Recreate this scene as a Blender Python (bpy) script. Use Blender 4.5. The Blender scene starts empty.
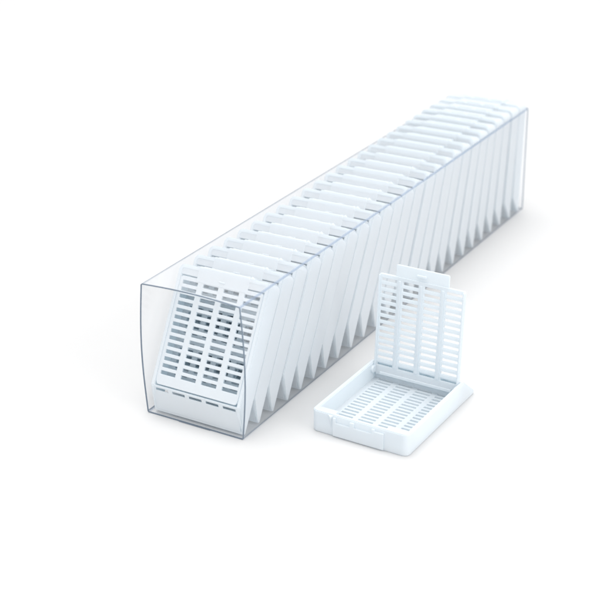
import bpy, bmesh, math
from mathutils import Matrix, Vector, Euler

# 1 Blender unit = 1 cm
scene = bpy.context.scene
scene.unit_settings.system = 'METRIC'
scene.unit_settings.scale_length = 0.01

# ------------------------------------------------------------------ camera
R = Matrix(((0.5217606036112269, -0.8528953505877097, -0.018313750711309806),
            (-0.3504115317332546, -0.19469332893273505, -0.9161365979467494),
            (0.7778030798007953, 0.4844213337735629, -0.4004476750306336)))
CAM = Vector((-27.64513921, -17.7912109, 19.04743872))
cam_data = bpy.data.cameras.new('camera')
cam = bpy.data.objects.new('camera', cam_data)
scene.collection.objects.link(cam)
Rw = Matrix((R[0], -Vector(R[1]), -Vector(R[2]))).transposed()
cam.matrix_world = Matrix.Translation(CAM) @ Rw.to_4x4()
cam_data.sensor_width = 36
cam_data.lens = 1450.6 / 600 * 36
cam_data.shift_x = (300 - 258.68) / 600
cam_data.shift_y = (275.1 - 300) / 600
cam_data.clip_start = 1
cam_data.clip_end = 3000
cam_data.dof.use_dof = True
cam_data.dof.focus_distance = 39.5
cam_data.dof.aperture_fstop = 0.26
scene.camera = cam
scene.render.engine = 'CYCLES'
scene.cycles.transparent_max_bounces = 48
scene.cycles.max_bounces = 16
scene.cycles.diffuse_bounces = 8

# ------------------------------------------------------------------ light
world = bpy.data.worlds.new('World')
scene.world = world
world.use_nodes = True
bg = world.node_tree.nodes['Background']
bg.inputs['Color'].default_value = (0.985, 0.99, 1.0, 1)
bg.inputs['Strength'].default_value = 0.98


def area(name, loc, target, size, power, color=(1, 1, 1)):
    l = bpy.data.lights.new(name, 'AREA')
    l.shape = 'SQUARE'; l.size = size; l.energy = power; l.color = color
    o = bpy.data.objects.new(name, l)
    scene.collection.objects.link(o)
    o.location = loc
    o.rotation_euler = (Vector(target) - Vector(loc)).to_track_quat('-Z', 'Y').to_euler()
    return o


area('overhead_softbox', (20, 20, 130), (6, 0, 0), 100, 106000, (1, 0.998, 0.99))
area('side_softbox', (0, -110, 50), (6, 0, 2), 80, 54000, (1, 0.998, 0.99))
area('front_softbox', (-85, -35, 85), (3, 0, 1), 70, 23000, (1, 0.998, 0.995))
scene.view_settings.view_transform = 'Standard'
scene.view_settings.look = 'None'
scene.view_settings.exposure = 0.0
scene.view_settings.gamma = 1


# ------------------------------------------------------------------ materials
def new_mat(name):
    m = bpy.data.materials.new(name); m.use_nodes = True
    nt = m.node_tree; nt.nodes.clear()
    out = nt.nodes.new('ShaderNodeOutputMaterial')
    return m, nt, out


def plastic(name, color, rough=0.4, trans=0.15):
    m, nt, out = new_mat(name)
    b = nt.nodes.new('ShaderNodeBsdfPrincipled')
    b.inputs['Base Color'].default_value = (*color, 1)
    b.inputs['Roughness'].default_value = rough
    b.inputs['IOR'].default_value = 1.48
    tc = nt.nodes.new('ShaderNodeTexCoord')
    n = nt.nodes.new('ShaderNodeTexNoise')
    n.inputs['Scale'].default_value = 26; n.inputs['Detail'].default_value = 5
    nt.links.new(tc.outputs['Object'], n.inputs['Vector'])
    r = nt.nodes.new('ShaderNodeMapRange')
    r.inputs['To Min'].default_value = rough - 0.08; r.inputs['To Max'].default_value = rough + 0.1
    nt.links.new(n.outputs['Fac'], r.inputs['Value']); nt.links.new(r.outputs[0], b.inputs['Roughness'])
    bp = nt.nodes.new('ShaderNodeBump')
    bp.inputs['Strength'].default_value = 0.12; bp.inputs['Distance'].default_value = 0.01
    nt.links.new(n.outputs['Fac'], bp.inputs['Height']); nt.links.new(bp.outputs[0], b.inputs['Normal'])
    t = nt.nodes.new('ShaderNodeBsdfTranslucent')
    t.inputs['Color'].default_value = (color[0] * 0.88, color[1], color[2] * 1.05, 1)
    mx = nt.nodes.new('ShaderNodeMixShader'); mx.inputs[0].default_value = trans
    nt.links.new(b.outputs[0], mx.inputs[1]); nt.links.new(t.outputs[0], mx.inputs[2])
    nt.links.new(mx.outputs[0], out.inputs['Surface'])
    return m


WHITE = plastic('white_plastic', (0.880, 0.888, 0.900), 0.38, 0.38)


def clear_sheet(name, tint, gloss=1.0, cloud=0.0, cloudcol=(0.5, 0.56, 0.64)):
    m, nt, out = new_mat(name)
    tr = nt.nodes.new('ShaderNodeBsdfTransparent'); tr.inputs['Color'].default_value = (*tint, 1)
    gl = nt.nodes.new('ShaderNodeBsdfGlossy'); gl.inputs['Roughness'].default_value = 0.22
    fr = nt.nodes.new('ShaderNodeFresnel'); fr.inputs['IOR'].default_value = 1.5
    ml = nt.nodes.new('ShaderNodeMath'); ml.operation = 'MULTIPLY'; ml.inputs[1].default_value = gloss
    nt.links.new(fr.outputs[0], ml.inputs[0])
    tc = nt.nodes.new('ShaderNodeTexCoord')
    n = nt.nodes.new('ShaderNodeTexNoise'); n.inputs['Scale'].default_value = 0.9; n.inputs['Detail'].default_value = 2
    nt.links.new(tc.outputs['Object'], n.inputs['Vector'])
    bp = nt.nodes.new('ShaderNodeBump'); bp.inputs['Strength'].default_value = 0.15; bp.inputs['Distance'].default_value = 0.1
    nt.links.new(n.outputs['Fac'], bp.inputs['Height']); nt.links.new(bp.outputs[0], gl.inputs['Normal'])
    mx = nt.nodes.new('ShaderNodeMixShader')
    nt.links.new(ml.outputs[0], mx.inputs[0]); nt.links.new(tr.outputs[0], mx.inputs[1]); nt.links.new(gl.outputs[0], mx.inputs[2])
    last = mx
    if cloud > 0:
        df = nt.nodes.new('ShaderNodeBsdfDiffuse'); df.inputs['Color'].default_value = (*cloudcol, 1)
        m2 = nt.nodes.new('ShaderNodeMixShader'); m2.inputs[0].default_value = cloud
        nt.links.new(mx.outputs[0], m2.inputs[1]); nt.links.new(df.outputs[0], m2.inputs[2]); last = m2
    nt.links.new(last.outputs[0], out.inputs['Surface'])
    return m


SHEET = clear_sheet('clear_sheet', (0.995, 0.997, 1.0), 0.12, 0.07, (0.95, 0.955, 0.965))
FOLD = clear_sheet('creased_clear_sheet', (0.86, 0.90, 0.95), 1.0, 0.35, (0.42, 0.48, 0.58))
EDGE = clear_sheet('cut_sheet_edge', (0.7, 0.78, 0.86), 1.0, 0.5, (0.30, 0.36, 0.43))

m, nt, out = new_mat('white_sweep')
b = nt.nodes.new('ShaderNodeBsdfPrincipled')
b.inputs['Base Color'].default_value = (0.645, 0.642, 0.64, 1); b.inputs['Roughness'].default_value = 0.7
b.inputs['Specular IOR Level'].default_value = 0.2
tc = nt.nodes.new('ShaderNodeTexCoord'); n = nt.nodes.new('ShaderNodeTexNoise'); n.inputs['Scale'].default_value = 8
nt.links.new(tc.outputs['Object'], n.inputs['Vector'])
bp = nt.nodes.new('ShaderNodeBump'); bp.inputs['Strength'].default_value = 0.03
nt.links.new(n.outputs['Fac'], bp.inputs['Height']); nt.links.new(bp.outputs[0], b.inputs['Normal'])
nt.links.new(b.outputs[0], out.inputs['Surface'])
SWEEP = m


# ------------------------------------------------------------------ helpers
def link(name, bm, mat, parent=None, smooth=False):
    me = bpy.data.meshes.new(name)
    bmesh.ops.recalc_face_normals(bm, faces=bm.faces)
    bm.to_mesh(me); bm.free()
    for mm in (mat if isinstance(mat, (list, tuple)) else [mat]):
        me.materials.append(mm)
    if smooth:
        for p in me.polygons: p.use_smooth = True
    o = bpy.data.objects.new(name, me)
    scene.collection.objects.link(o)
    if parent: o.parent = parent
    return o


def add_box(bm, x0, x1, y0, y1, z0, z1):
    v = [bm.verts.new((x, y, z)) for x in (x0, x1) for y in (y0, y1) for z in (z0, z1)]
    for f in ((0, 1, 3, 2), (4, 6, 7, 5), (0, 4, 5, 1), (2, 3, 7, 6), (0, 2, 6, 4), (1, 5, 7, 3)):
        bm.faces.new([v[i] for i in f])
    return v


def add_prism(bm, pts, axis_lo, axis_hi):
    """polygon in (x, z), extruded along y"""
    a = [bm.verts.new((x, axis_lo, z)) for x, z in pts]
    b = [bm.verts.new((x, axis_hi, z)) for x, z in pts]
    n = len(pts)
    bm.faces.new(a); bm.faces.new(b[::-1])
    for i in range(n):
        bm.faces.new((a[i], b[i], b[(i + 1) % n], a[(i + 1) % n]))


def plate(bm, x0, x1, y0, y1, z0, z1, holes, round_c=None):
    """flat plate with rectangular holes; one manifold solid"""
    xs = sorted({round(v, 5) for v in [x0, x1] + [h[0] for h in holes] + [h[1] for h in holes]})
    ys = sorted({round(v, 5) for v in [y0, y1] + [h[2] for h in holes] + [h[3] for h in holes]})
    nx, ny = len(xs) - 1, len(ys) - 1
    occ = [[True] * ny for _ in range(nx)]
    for i in range(nx):
        for j in range(ny):
            cx, cy = (xs[i] + xs[i + 1]) / 2, (ys[j] + ys[j + 1]) / 2
            if any(h[0] < cx < h[1] and h[2] < cy < h[3] for h in holes): occ[i][j] = False
    V = {}

    def vert(i, j, k):
        if (i, j, k) not in V: V[(i, j, k)] = bm.verts.new((xs[i], ys[j], (z0, z1)[k]))
        return V[(i, j, k)]

    def solid(i, j): return 0 <= i < nx and 0 <= j < ny and occ[i][j]
    for i in range(nx):
        for j in range(ny):
            if not occ[i][j]: continue
            bm.faces.new([vert(i, j, 1), vert(i + 1, j, 1), vert(i + 1, j + 1, 1), vert(i, j + 1, 1)])
            bm.faces.new([vert(i, j, 0), vert(i, j + 1, 0), vert(i + 1, j + 1, 0), vert(i + 1, j, 0)])
            for di, dj, a, b in ((-1, 0, (i, j), (i, j + 1)), (1, 0, (i + 1, j + 1), (i + 1, j)),
                                 (0, -1, (i + 1, j), (i, j)), (0, 1, (i, j + 1), (i + 1, j + 1))):
                if not solid(i + di, j + dj):
                    bm.faces.new([vert(*a, 0), vert(*a, 1), vert(*b, 1), vert(*b, 0)])
    if round_c:
        for i, rc in ((0, round_c[0]), (nx, round_c[1])):
            es = [bm.edges.get((V[(i, j, 0)], V[(i, j, 1)])) for j in (0, ny)]
            bmesh.ops.bevel(bm, geom=[e for e in es if e], offset=rc, segments=5, affect='EDGES', profile=0.5)


def soften(bm, w=0.008, seg=1):
    bmesh.ops.recalc_face_normals(bm, faces=bm.faces)
    es = [e for e in bm.edges if len(e.link_faces) == 2 and e.calc_face_angle(0) > math.radians(35)]
    bmesh.ops.bevel(bm, geom=es, offset=w, segments=seg, affect='EDGES', clamp_overlap=True)


def empty(name, matrix):
    o = bpy.data.objects.new(name, None)
    o.empty_display_size = 0.5
    scene.collection.objects.link(o)
    o.matrix_world = matrix
    return o


# ------------------------------------------------------------------ the surface
bm = bmesh.new()
v = [bm.verts.new(p) for p in ((-600, -600, 0), (900, -600, 0), (900, 900, 0), (-600, 900, 0))]
bm.faces.new(v)
g = link('tabletop', bm, SWEEP); g['kind'] = 'structure'

# ------------------------------------------------------------------ cassette dimensions
CL, CW, CH = 4.0, 2.82, 0.62          # length, width, height
HU = 3.34                             # hinge position along the length
LIP = 0.12                            # height of the end lip
SL = (CH - LIP) / (CL - HU)                   # slope of the writing panel
WALL = 0.12


def top_z(u):
    return CH if u <= HU else max(LIP, CH - (u - HU) * SL)


def tray_mesh():
    bm = bmesh.new()
    # rounded wall ring, its top running down with the sloped end
    outer, inner = [], []
    corners = [((0, 0), (1, 1), 0.17, 180), ((CL, 0), (-1, 1), 0.035, 270), ((CL, CW), (-1, -1), 0.035, 0), ((0, CW), (1, -1), 0.17, 90)]
    for k, ((x, y), (sx, sy), r, a0) in enumerate(corners):
        ri = max(r - WALL, 0.02)
        for s in range(7):
            a = math.radians(a0 + 90 * s / 6)
            outer.append((x + sx * r + r * math.cos(a), y + sy * r + r * math.sin(a)))
            inner.append((x + sx * (WALL + ri) + ri * math.cos(a), y + sy * (WALL + ri) + ri * math.sin(a)))
        if k == 0:
            for u in (1.2, HU, 3.55): outer.append((u, 0)); inner.append((u, WALL))
        if k == 2:
            for u in (3.55, HU, 1.2): outer.append((u, CW)); inner.append((u, CW - WALL))
    n = len(outer)
    loops = []
    for pts, zf in ((outer, 0), (outer, 1), (inner, 1), (inner, 0)):
        loops.append([bm.verts.new((x, y, top_z(x if pts is outer else outer[i][0]) if zf else 0.0)) for i, (x, y) in enumerate(pts)])
    for k in range(4):
        A, B = loops[k], loops[(k + 1) % 4]
        for i in range(n):
            bm.faces.new((A[i], A[(i + 1) % n], B[(i + 1) % n], B[i]))
    soften(bm, 0.022, 2)
    # slotted floor
    b2 = bmesh.new()
    holes = []
    for c in range(4):
        w0 = 0.30 + c * 0.60
        for q in range(18):
            u0 = 0.40 + q * 0.165
            holes.append((u0, u0 + 0.08, w0, w0 + 0.44))
    plate(b2, 0.06, 3.34, 0.06, CW - 0.06, 0.05, 0.11, holes)
    soften(b2, 0.006)
    merge(bm, b2)
    # inner partition in front of the sloped end
    b2 = bmesh.new()
    add_box(b2, 3.305, 3.335, 0.08, CW - 0.08, 0.02, 0.50)
    # corner ledges beside the latch, centre latch block on the front wall
    add_box(b2, 0.06, 0.275, 0.06, 0.66, 0.40, 0.611)
    add_box(b2, 0.06, 0.275, CW - 0.66, CW - 0.06, 0.40, 0.611)
    soften(b2, 0.012)
    merge(bm, b2)
    b2 = bmesh.new()
    # centre latch block: notched along its upper edge
    prof = [(0.68, 0.03), (2.16, 0.03), (2.16, 0.56), (2.08, 0.56), (2.08, 0.42), (1.66, 0.42), (1.66, 0.56), (1.54, 0.56), (1.54, 0.42),
            (1.02, 0.42), (1.02, 0.56), (0.94, 0.56), (0.94, 0.50), (0.68, 0.50)]
    a = [b2.verts.new((-0.05, y, z)) for y, z in prof]
    b = [b2.verts.new((0.03, y, z)) for y, z in prof]
    b2.faces.new(a); b2.faces.new(b[::-1])
    for i in range(len(prof)):
        j = (i + 1) % len(prof)
        b2.faces.new((a[i], b[i], b[j], a[j]))
    # wedge rib at the end of the block
    w = [b2.verts.new(p) for p in ((0.02, 2.15, 0.60), (0.02, 2.34, 0.60), (0.02, 2.235, 0.08), (-0.07, 2.235, 0.585))]
    for f in ((0, 1, 3), (1, 2, 3), (2, 0, 3), (0, 2, 1)): b2.faces.new([w[i] for i in f])
    soften(b2, 0.008)
    merge(bm, b2)
    return bm


def merge(bm, b2):
    me = bpy.data.meshes.new('tmp')
    bmesh.ops.recalc_face_normals(b2, faces=b2.faces)
    b2.to_mesh(me); b2.free()
    bm.from_mesh(me)
    bpy.data.meshes.remove(me)


def panel_mesh():
    """sloped writing panel: plate with five slots along its upper edge, laid on the slope"""
    length = math.hypot(CL - HU, CH - LIP)
    bm = bmesh.new()
    holes = [(0.07, 0.155, 0.14 + k * 0.53, 0.14 + k * 0.53 + 0.40) for k in range(5)]
    plate(bm, 0.0, length - 0.05, 0.08, CW - 0.08, -0.042, -0.012, holes)
    soften(bm, 0.006)
    ang = math.atan2(CH - LIP, CL - HU)
    M = Matrix.Translation((HU, 0, CH)) @ Matrix.Rotation(ang, 4, 'Y')
    bmesh.ops.transform(bm, matrix=M, verts=bm.verts)
    return bm


LW0, LW1 = 0.125, CW - 0.125            # lid width
PU, PZ = 3.12, 0.44                   # hinge pin of the lid
LA, LB = 0.31 - PU, 3.28 - PU         # lid from its free end to its hinge end
ZL = 0.14                             # lid plane above the pin when closed


def lid_mesh():
    """origin at the hinge pin, closed position runs along -x, inner side down"""
    bm = bmesh.new()
    holes = []
    for c in range(4):
        w0 = CW / 2 - 1.205 + c * 0.645
        for q in range(14):
            uc = 0.47 - PU + q * 0.191
            holes.append((uc - 0.05, uc + 0.05, w0, w0 + 0.475))
    plate(bm, LA, LB, LW0, LW1, ZL - 0.035, ZL + 0.035, holes, (0.07, 0.19))
    soften(bm, 0.009)
    b2 = bmesh.new()
    # raised frame and ribs on the inner side
    z0, z1 = ZL - 0.085, ZL - 0.03
    add_box(b2, LA + 0.03, LB - 0.22, LW0 + 0.012, LW0 + 0.055, z0, z1)
    add_box(b2, LA + 0.03, LB - 0.22, LW1 - 0.055, LW1 - 0.012, z0, z1)
    for c in range(3):
        w = CW / 2 - 1.205 + c * 0.645 + 0.475 + 0.045
        add_box(b2, LA + 0.10, LB - 0.30, w, w + 0.08, ZL - 0.07, ZL - 0.03)
    add_box(b2, LB - 0.11, LB - 0.03, LW0 + 0.20, LW1 - 0.20, ZL - 0.09, ZL - 0.03)
    soften(b2, 0.008)
    merge(bm, b2)
    return bm


def ear_mesh(w0, w1):
    """rounded ear that holds the lid's pin in the tray wall"""
    bm = bmesh.new()
    n = 14
    prof = [(0.10 * math.cos(a), 0.10 * math.sin(a)) for a in [math.pi + math.pi * k / n for k in range(n + 1)]]
    add_prism(bm, prof + [(0.10, ZL), (-0.10, ZL)], w0, w1)
    soften(bm, 0.01)
    return bm


def tab_mesh():
    bm = bmesh.new()
    plate(bm, -0.03 - PU, 0.40 - PU, 0.62, CW - 0.62, ZL + 0.0, ZL + 0.043, [], (0.05, 0.02))
    soften(bm, 0.012)
    b2 = bmesh.new()
    add_box(b2, 0.13 - PU, 0.20 - PU, 1.28, 1.56, ZL - 0.06, ZL + 0.01)     # latch nub
    add_box(b2, 0.25 - PU, 0.29 - PU, 1.30, 1.50, ZL + 0.03, ZL + 0.065)    # outer grip bump
    soften(b2, 0.01)
    merge(bm, b2)
    return bm


def make_cassette(name, matrix, lid_angle):
    root = empty(name, matrix)
    tray = link('tray', tray_mesh(), WHITE, root)
    pan = link('writing_panel', panel_mesh(), WHITE, root)
    lid = link('lid', lid_mesh(), WHITE, root)
    lid.location = (PU, 0, PZ)
    lid.rotation_euler = (0, lid_angle, 0)
    link('hinge_ear', ear_mesh(0.11, 0.19), WHITE, lid)
    link('hinge_ear', ear_mesh(CW - 0.19, CW - 0.11), WHITE, lid)
    link('latch_tab', tab_mesh(), WHITE, lid)
    return root


def copy_cassette(root, matrix):
    c = root.copy(); scene.collection.objects.link(c)
    c.matrix_world = matrix
    for ch in root.children:
        k = ch.copy(); scene.collection.objects.link(k); k.parent = c
        for s in ch.children:
            q = s.copy(); scene.collection.objects.link(q); q.parent = k
    return c


# ------------------------------------------------------------------ open cassette on the table
YAW = -0.0159
M_open = Matrix.Translation((1.313, -4.09, 0.004)) @ Matrix.Rotation(YAW, 4, 'Z')
oc = make_cassette('tissue_cassette', M_open, math.radians(94.5))
oc['label'] = 'open white tissue cassette with raised slotted lid, standing alone on the white surface'
oc['category'] = 'cassette'

# ------------------------------------------------------------------ clear sleeve
W, H, T, L = 3.05, 3.805, 0.028, 19.12


def bulge(y, z, x):
    k = math.exp(-x / 3.2)
    s = math.sin(math.pi * min(max(z / H, 0), 1))
    t = math.sin(math.pi * min(max(y / W, 0), 1))
    dy = 0.11 * k * s * (2 * y / W - 1)
    dz = (0.05 * k + 0.01) * t if z > H / 2 else 0
    return dy, dz


def section(off, r):
    """rounded rectangle of (y, z, in a folded corner), inset by off"""
    pts = []
    cs = [((off + r, off + r), 180), ((W - off - r, off + r), 270), ((W - off - r, H - off - r), 0), ((off + r, H - off - r), 90)]
    for k, ((cy, cz), a0) in enumerate(cs):
        for s in range(5):
            a = math.radians(a0 + 90 * s / 4)
            pts.append((cy + r * math.cos(a), cz + r * math.sin(a), s < 4))
        (qy, qz), qa = cs[(k + 1) % 4]
        e0 = (cy + r * math.cos(math.radians(a0 + 90)), cz + r * math.sin(math.radians(a0 + 90)))
        e1 = (qy + r * math.cos(math.radians(qa)), qz + r * math.sin(math.radians(qa)))
        for s in range(1, 10):
            f = s / 10
            pts.append((e0[0] + (e1[0] - e0[0]) * f, e0[1] + (e1[1] - e0[1]) * f, False))
    return pts


box = empty('clear_box', Matrix.Identity(4))
box['label'] = 'long transparent plastic box with open front end, filled with a row of white cassettes'
box['category'] = 'box'
SEC_O, SEC_I = section(0.0, 0.05), section(T, 0.02)
NS = len(SEC_O)


def ring(bm, sec, x):
    out = []
    for (y, z, f) in sec:
        dy, dz = bulge(y, z, x)
        out.append(bm.verts.new((x, y + dy, z + dz + 0.004)))
    return out


bm = bmesh.new()
ST = [0.028, 0.4, 0.8, 1.3, 1.9, 2.6, 3.4, 4.4, 5.6, 7, 9, 11, 13.5, 16, L - 0.028]
for sec in (SEC_O, SEC_I):
    rings = [ring(bm, sec, x) for x in ST]
    for a, b in zip(rings[:-1], rings[1:]):
        for i in range(NS):
            f = bm.faces.new((a[i], b[i], b[(i + 1) % NS], a[(i + 1) % NS]))
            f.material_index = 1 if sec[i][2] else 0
            f.smooth = True
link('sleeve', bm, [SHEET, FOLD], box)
for xa, xb in ((0.0, 0.028), (L - 0.028, L)):
    bm = bmesh.new()
    q = [ring(bm, SEC_O, xa), ring(bm, SEC_O, xb), ring(bm, SEC_I, xb), ring(bm, SEC_I, xa)]
    for k in range(4):
        A, B = q[k], q[(k + 1) % 4]
        for i in range(NS):
            bm.faces.new((A[i], A[(i + 1) % NS], B[(i + 1) % NS], B[i]))
    link('rim', bm, EDGE, box)
# end closure: inset clear panel
bm = bmesh.new()
add_box(bm, L - 0.035, L - 0.01, T + 0.004, W - T - 0.004, T + 0.008, H - T - 0.02)
link('end_panel', bm, SHEET, box)
# glued seam: a short overlapping strip of the floor showing at the front edge
bm = bmesh.new()
add_box(bm, -0.02, 0.03, 1.02, 2.02, 0.006, 0.026)
link('seam_flap', bm, EDGE, box)

# ------------------------------------------------------------------ cassettes in the box
NTH = ['first', 'second', 'third', 'fourth', 'fifth', 'sixth', 'seventh', 'eighth', 'ninth', 'tenth', 'eleventh', 'twelfth',
       'thirteenth', 'fourteenth', 'fifteenth', 'sixteenth', 'seventeenth', 'eighteenth', 'nineteenth', 'twentieth',
       'twenty-first', 'twenty-second', 'twenty-third', 'twenty-fourth', 'twenty-fifth', 'twenty-sixth', 'twenty-seventh']
GROUP = 'white cassettes leaning in a row inside the clear box'


def lean_matrix(x, th, side, twist):
    ud = Vector((-math.sin(th), 0, -math.cos(th)))
    vd = Vector((-math.cos(th), 0, math.sin(th)))
    wd = Vector((0, -1, 0))
    M = Matrix((ud, wd, vd)).transposed().to_4x4()
    o = Vector((x, side, T + 0.006)) - ud * CL
    return Matrix.Translation(o) @ M


x, th = 0.20, math.radians(29)
first = None
i = 0
jit = [0.012, -0.02, 0.015, 0.0, 0.02, -0.015, -0.005, 0.018, -0.012, 0.008]
while x + CL * math.sin(th) < L - 0.04:
    Mx = lean_matrix(x, th, 0.052 + CW + jit[(i * 7) % 10] * 0.8, 0)
    if first is None:
        c = first = make_cassette('tissue_cassette', Mx, 0)
    else:
        c = copy_cassette(first, Mx)
    c['category'] = 'cassette'; c['group'] = GROUP
    c['label'] = 'closed white cassette leaning in the clear box, %s from its open front end' % NTH[i]
    p = 0.725 if i < 7 else 0.795
    slack = p * math.cos(th) - (CH + 0.014)
    if i >= 7: th -= max(0.0, slack) / CL * 0.95
    x += p
    i += 1
c['label'] = 'closed white cassette last in the row, farthest from the open front end'
first['label'] = 'closed white cassette whose slotted face shows at the front opening of the box'
print('cassettes', i, 'last heel', x, 'lean', math.degrees(th))
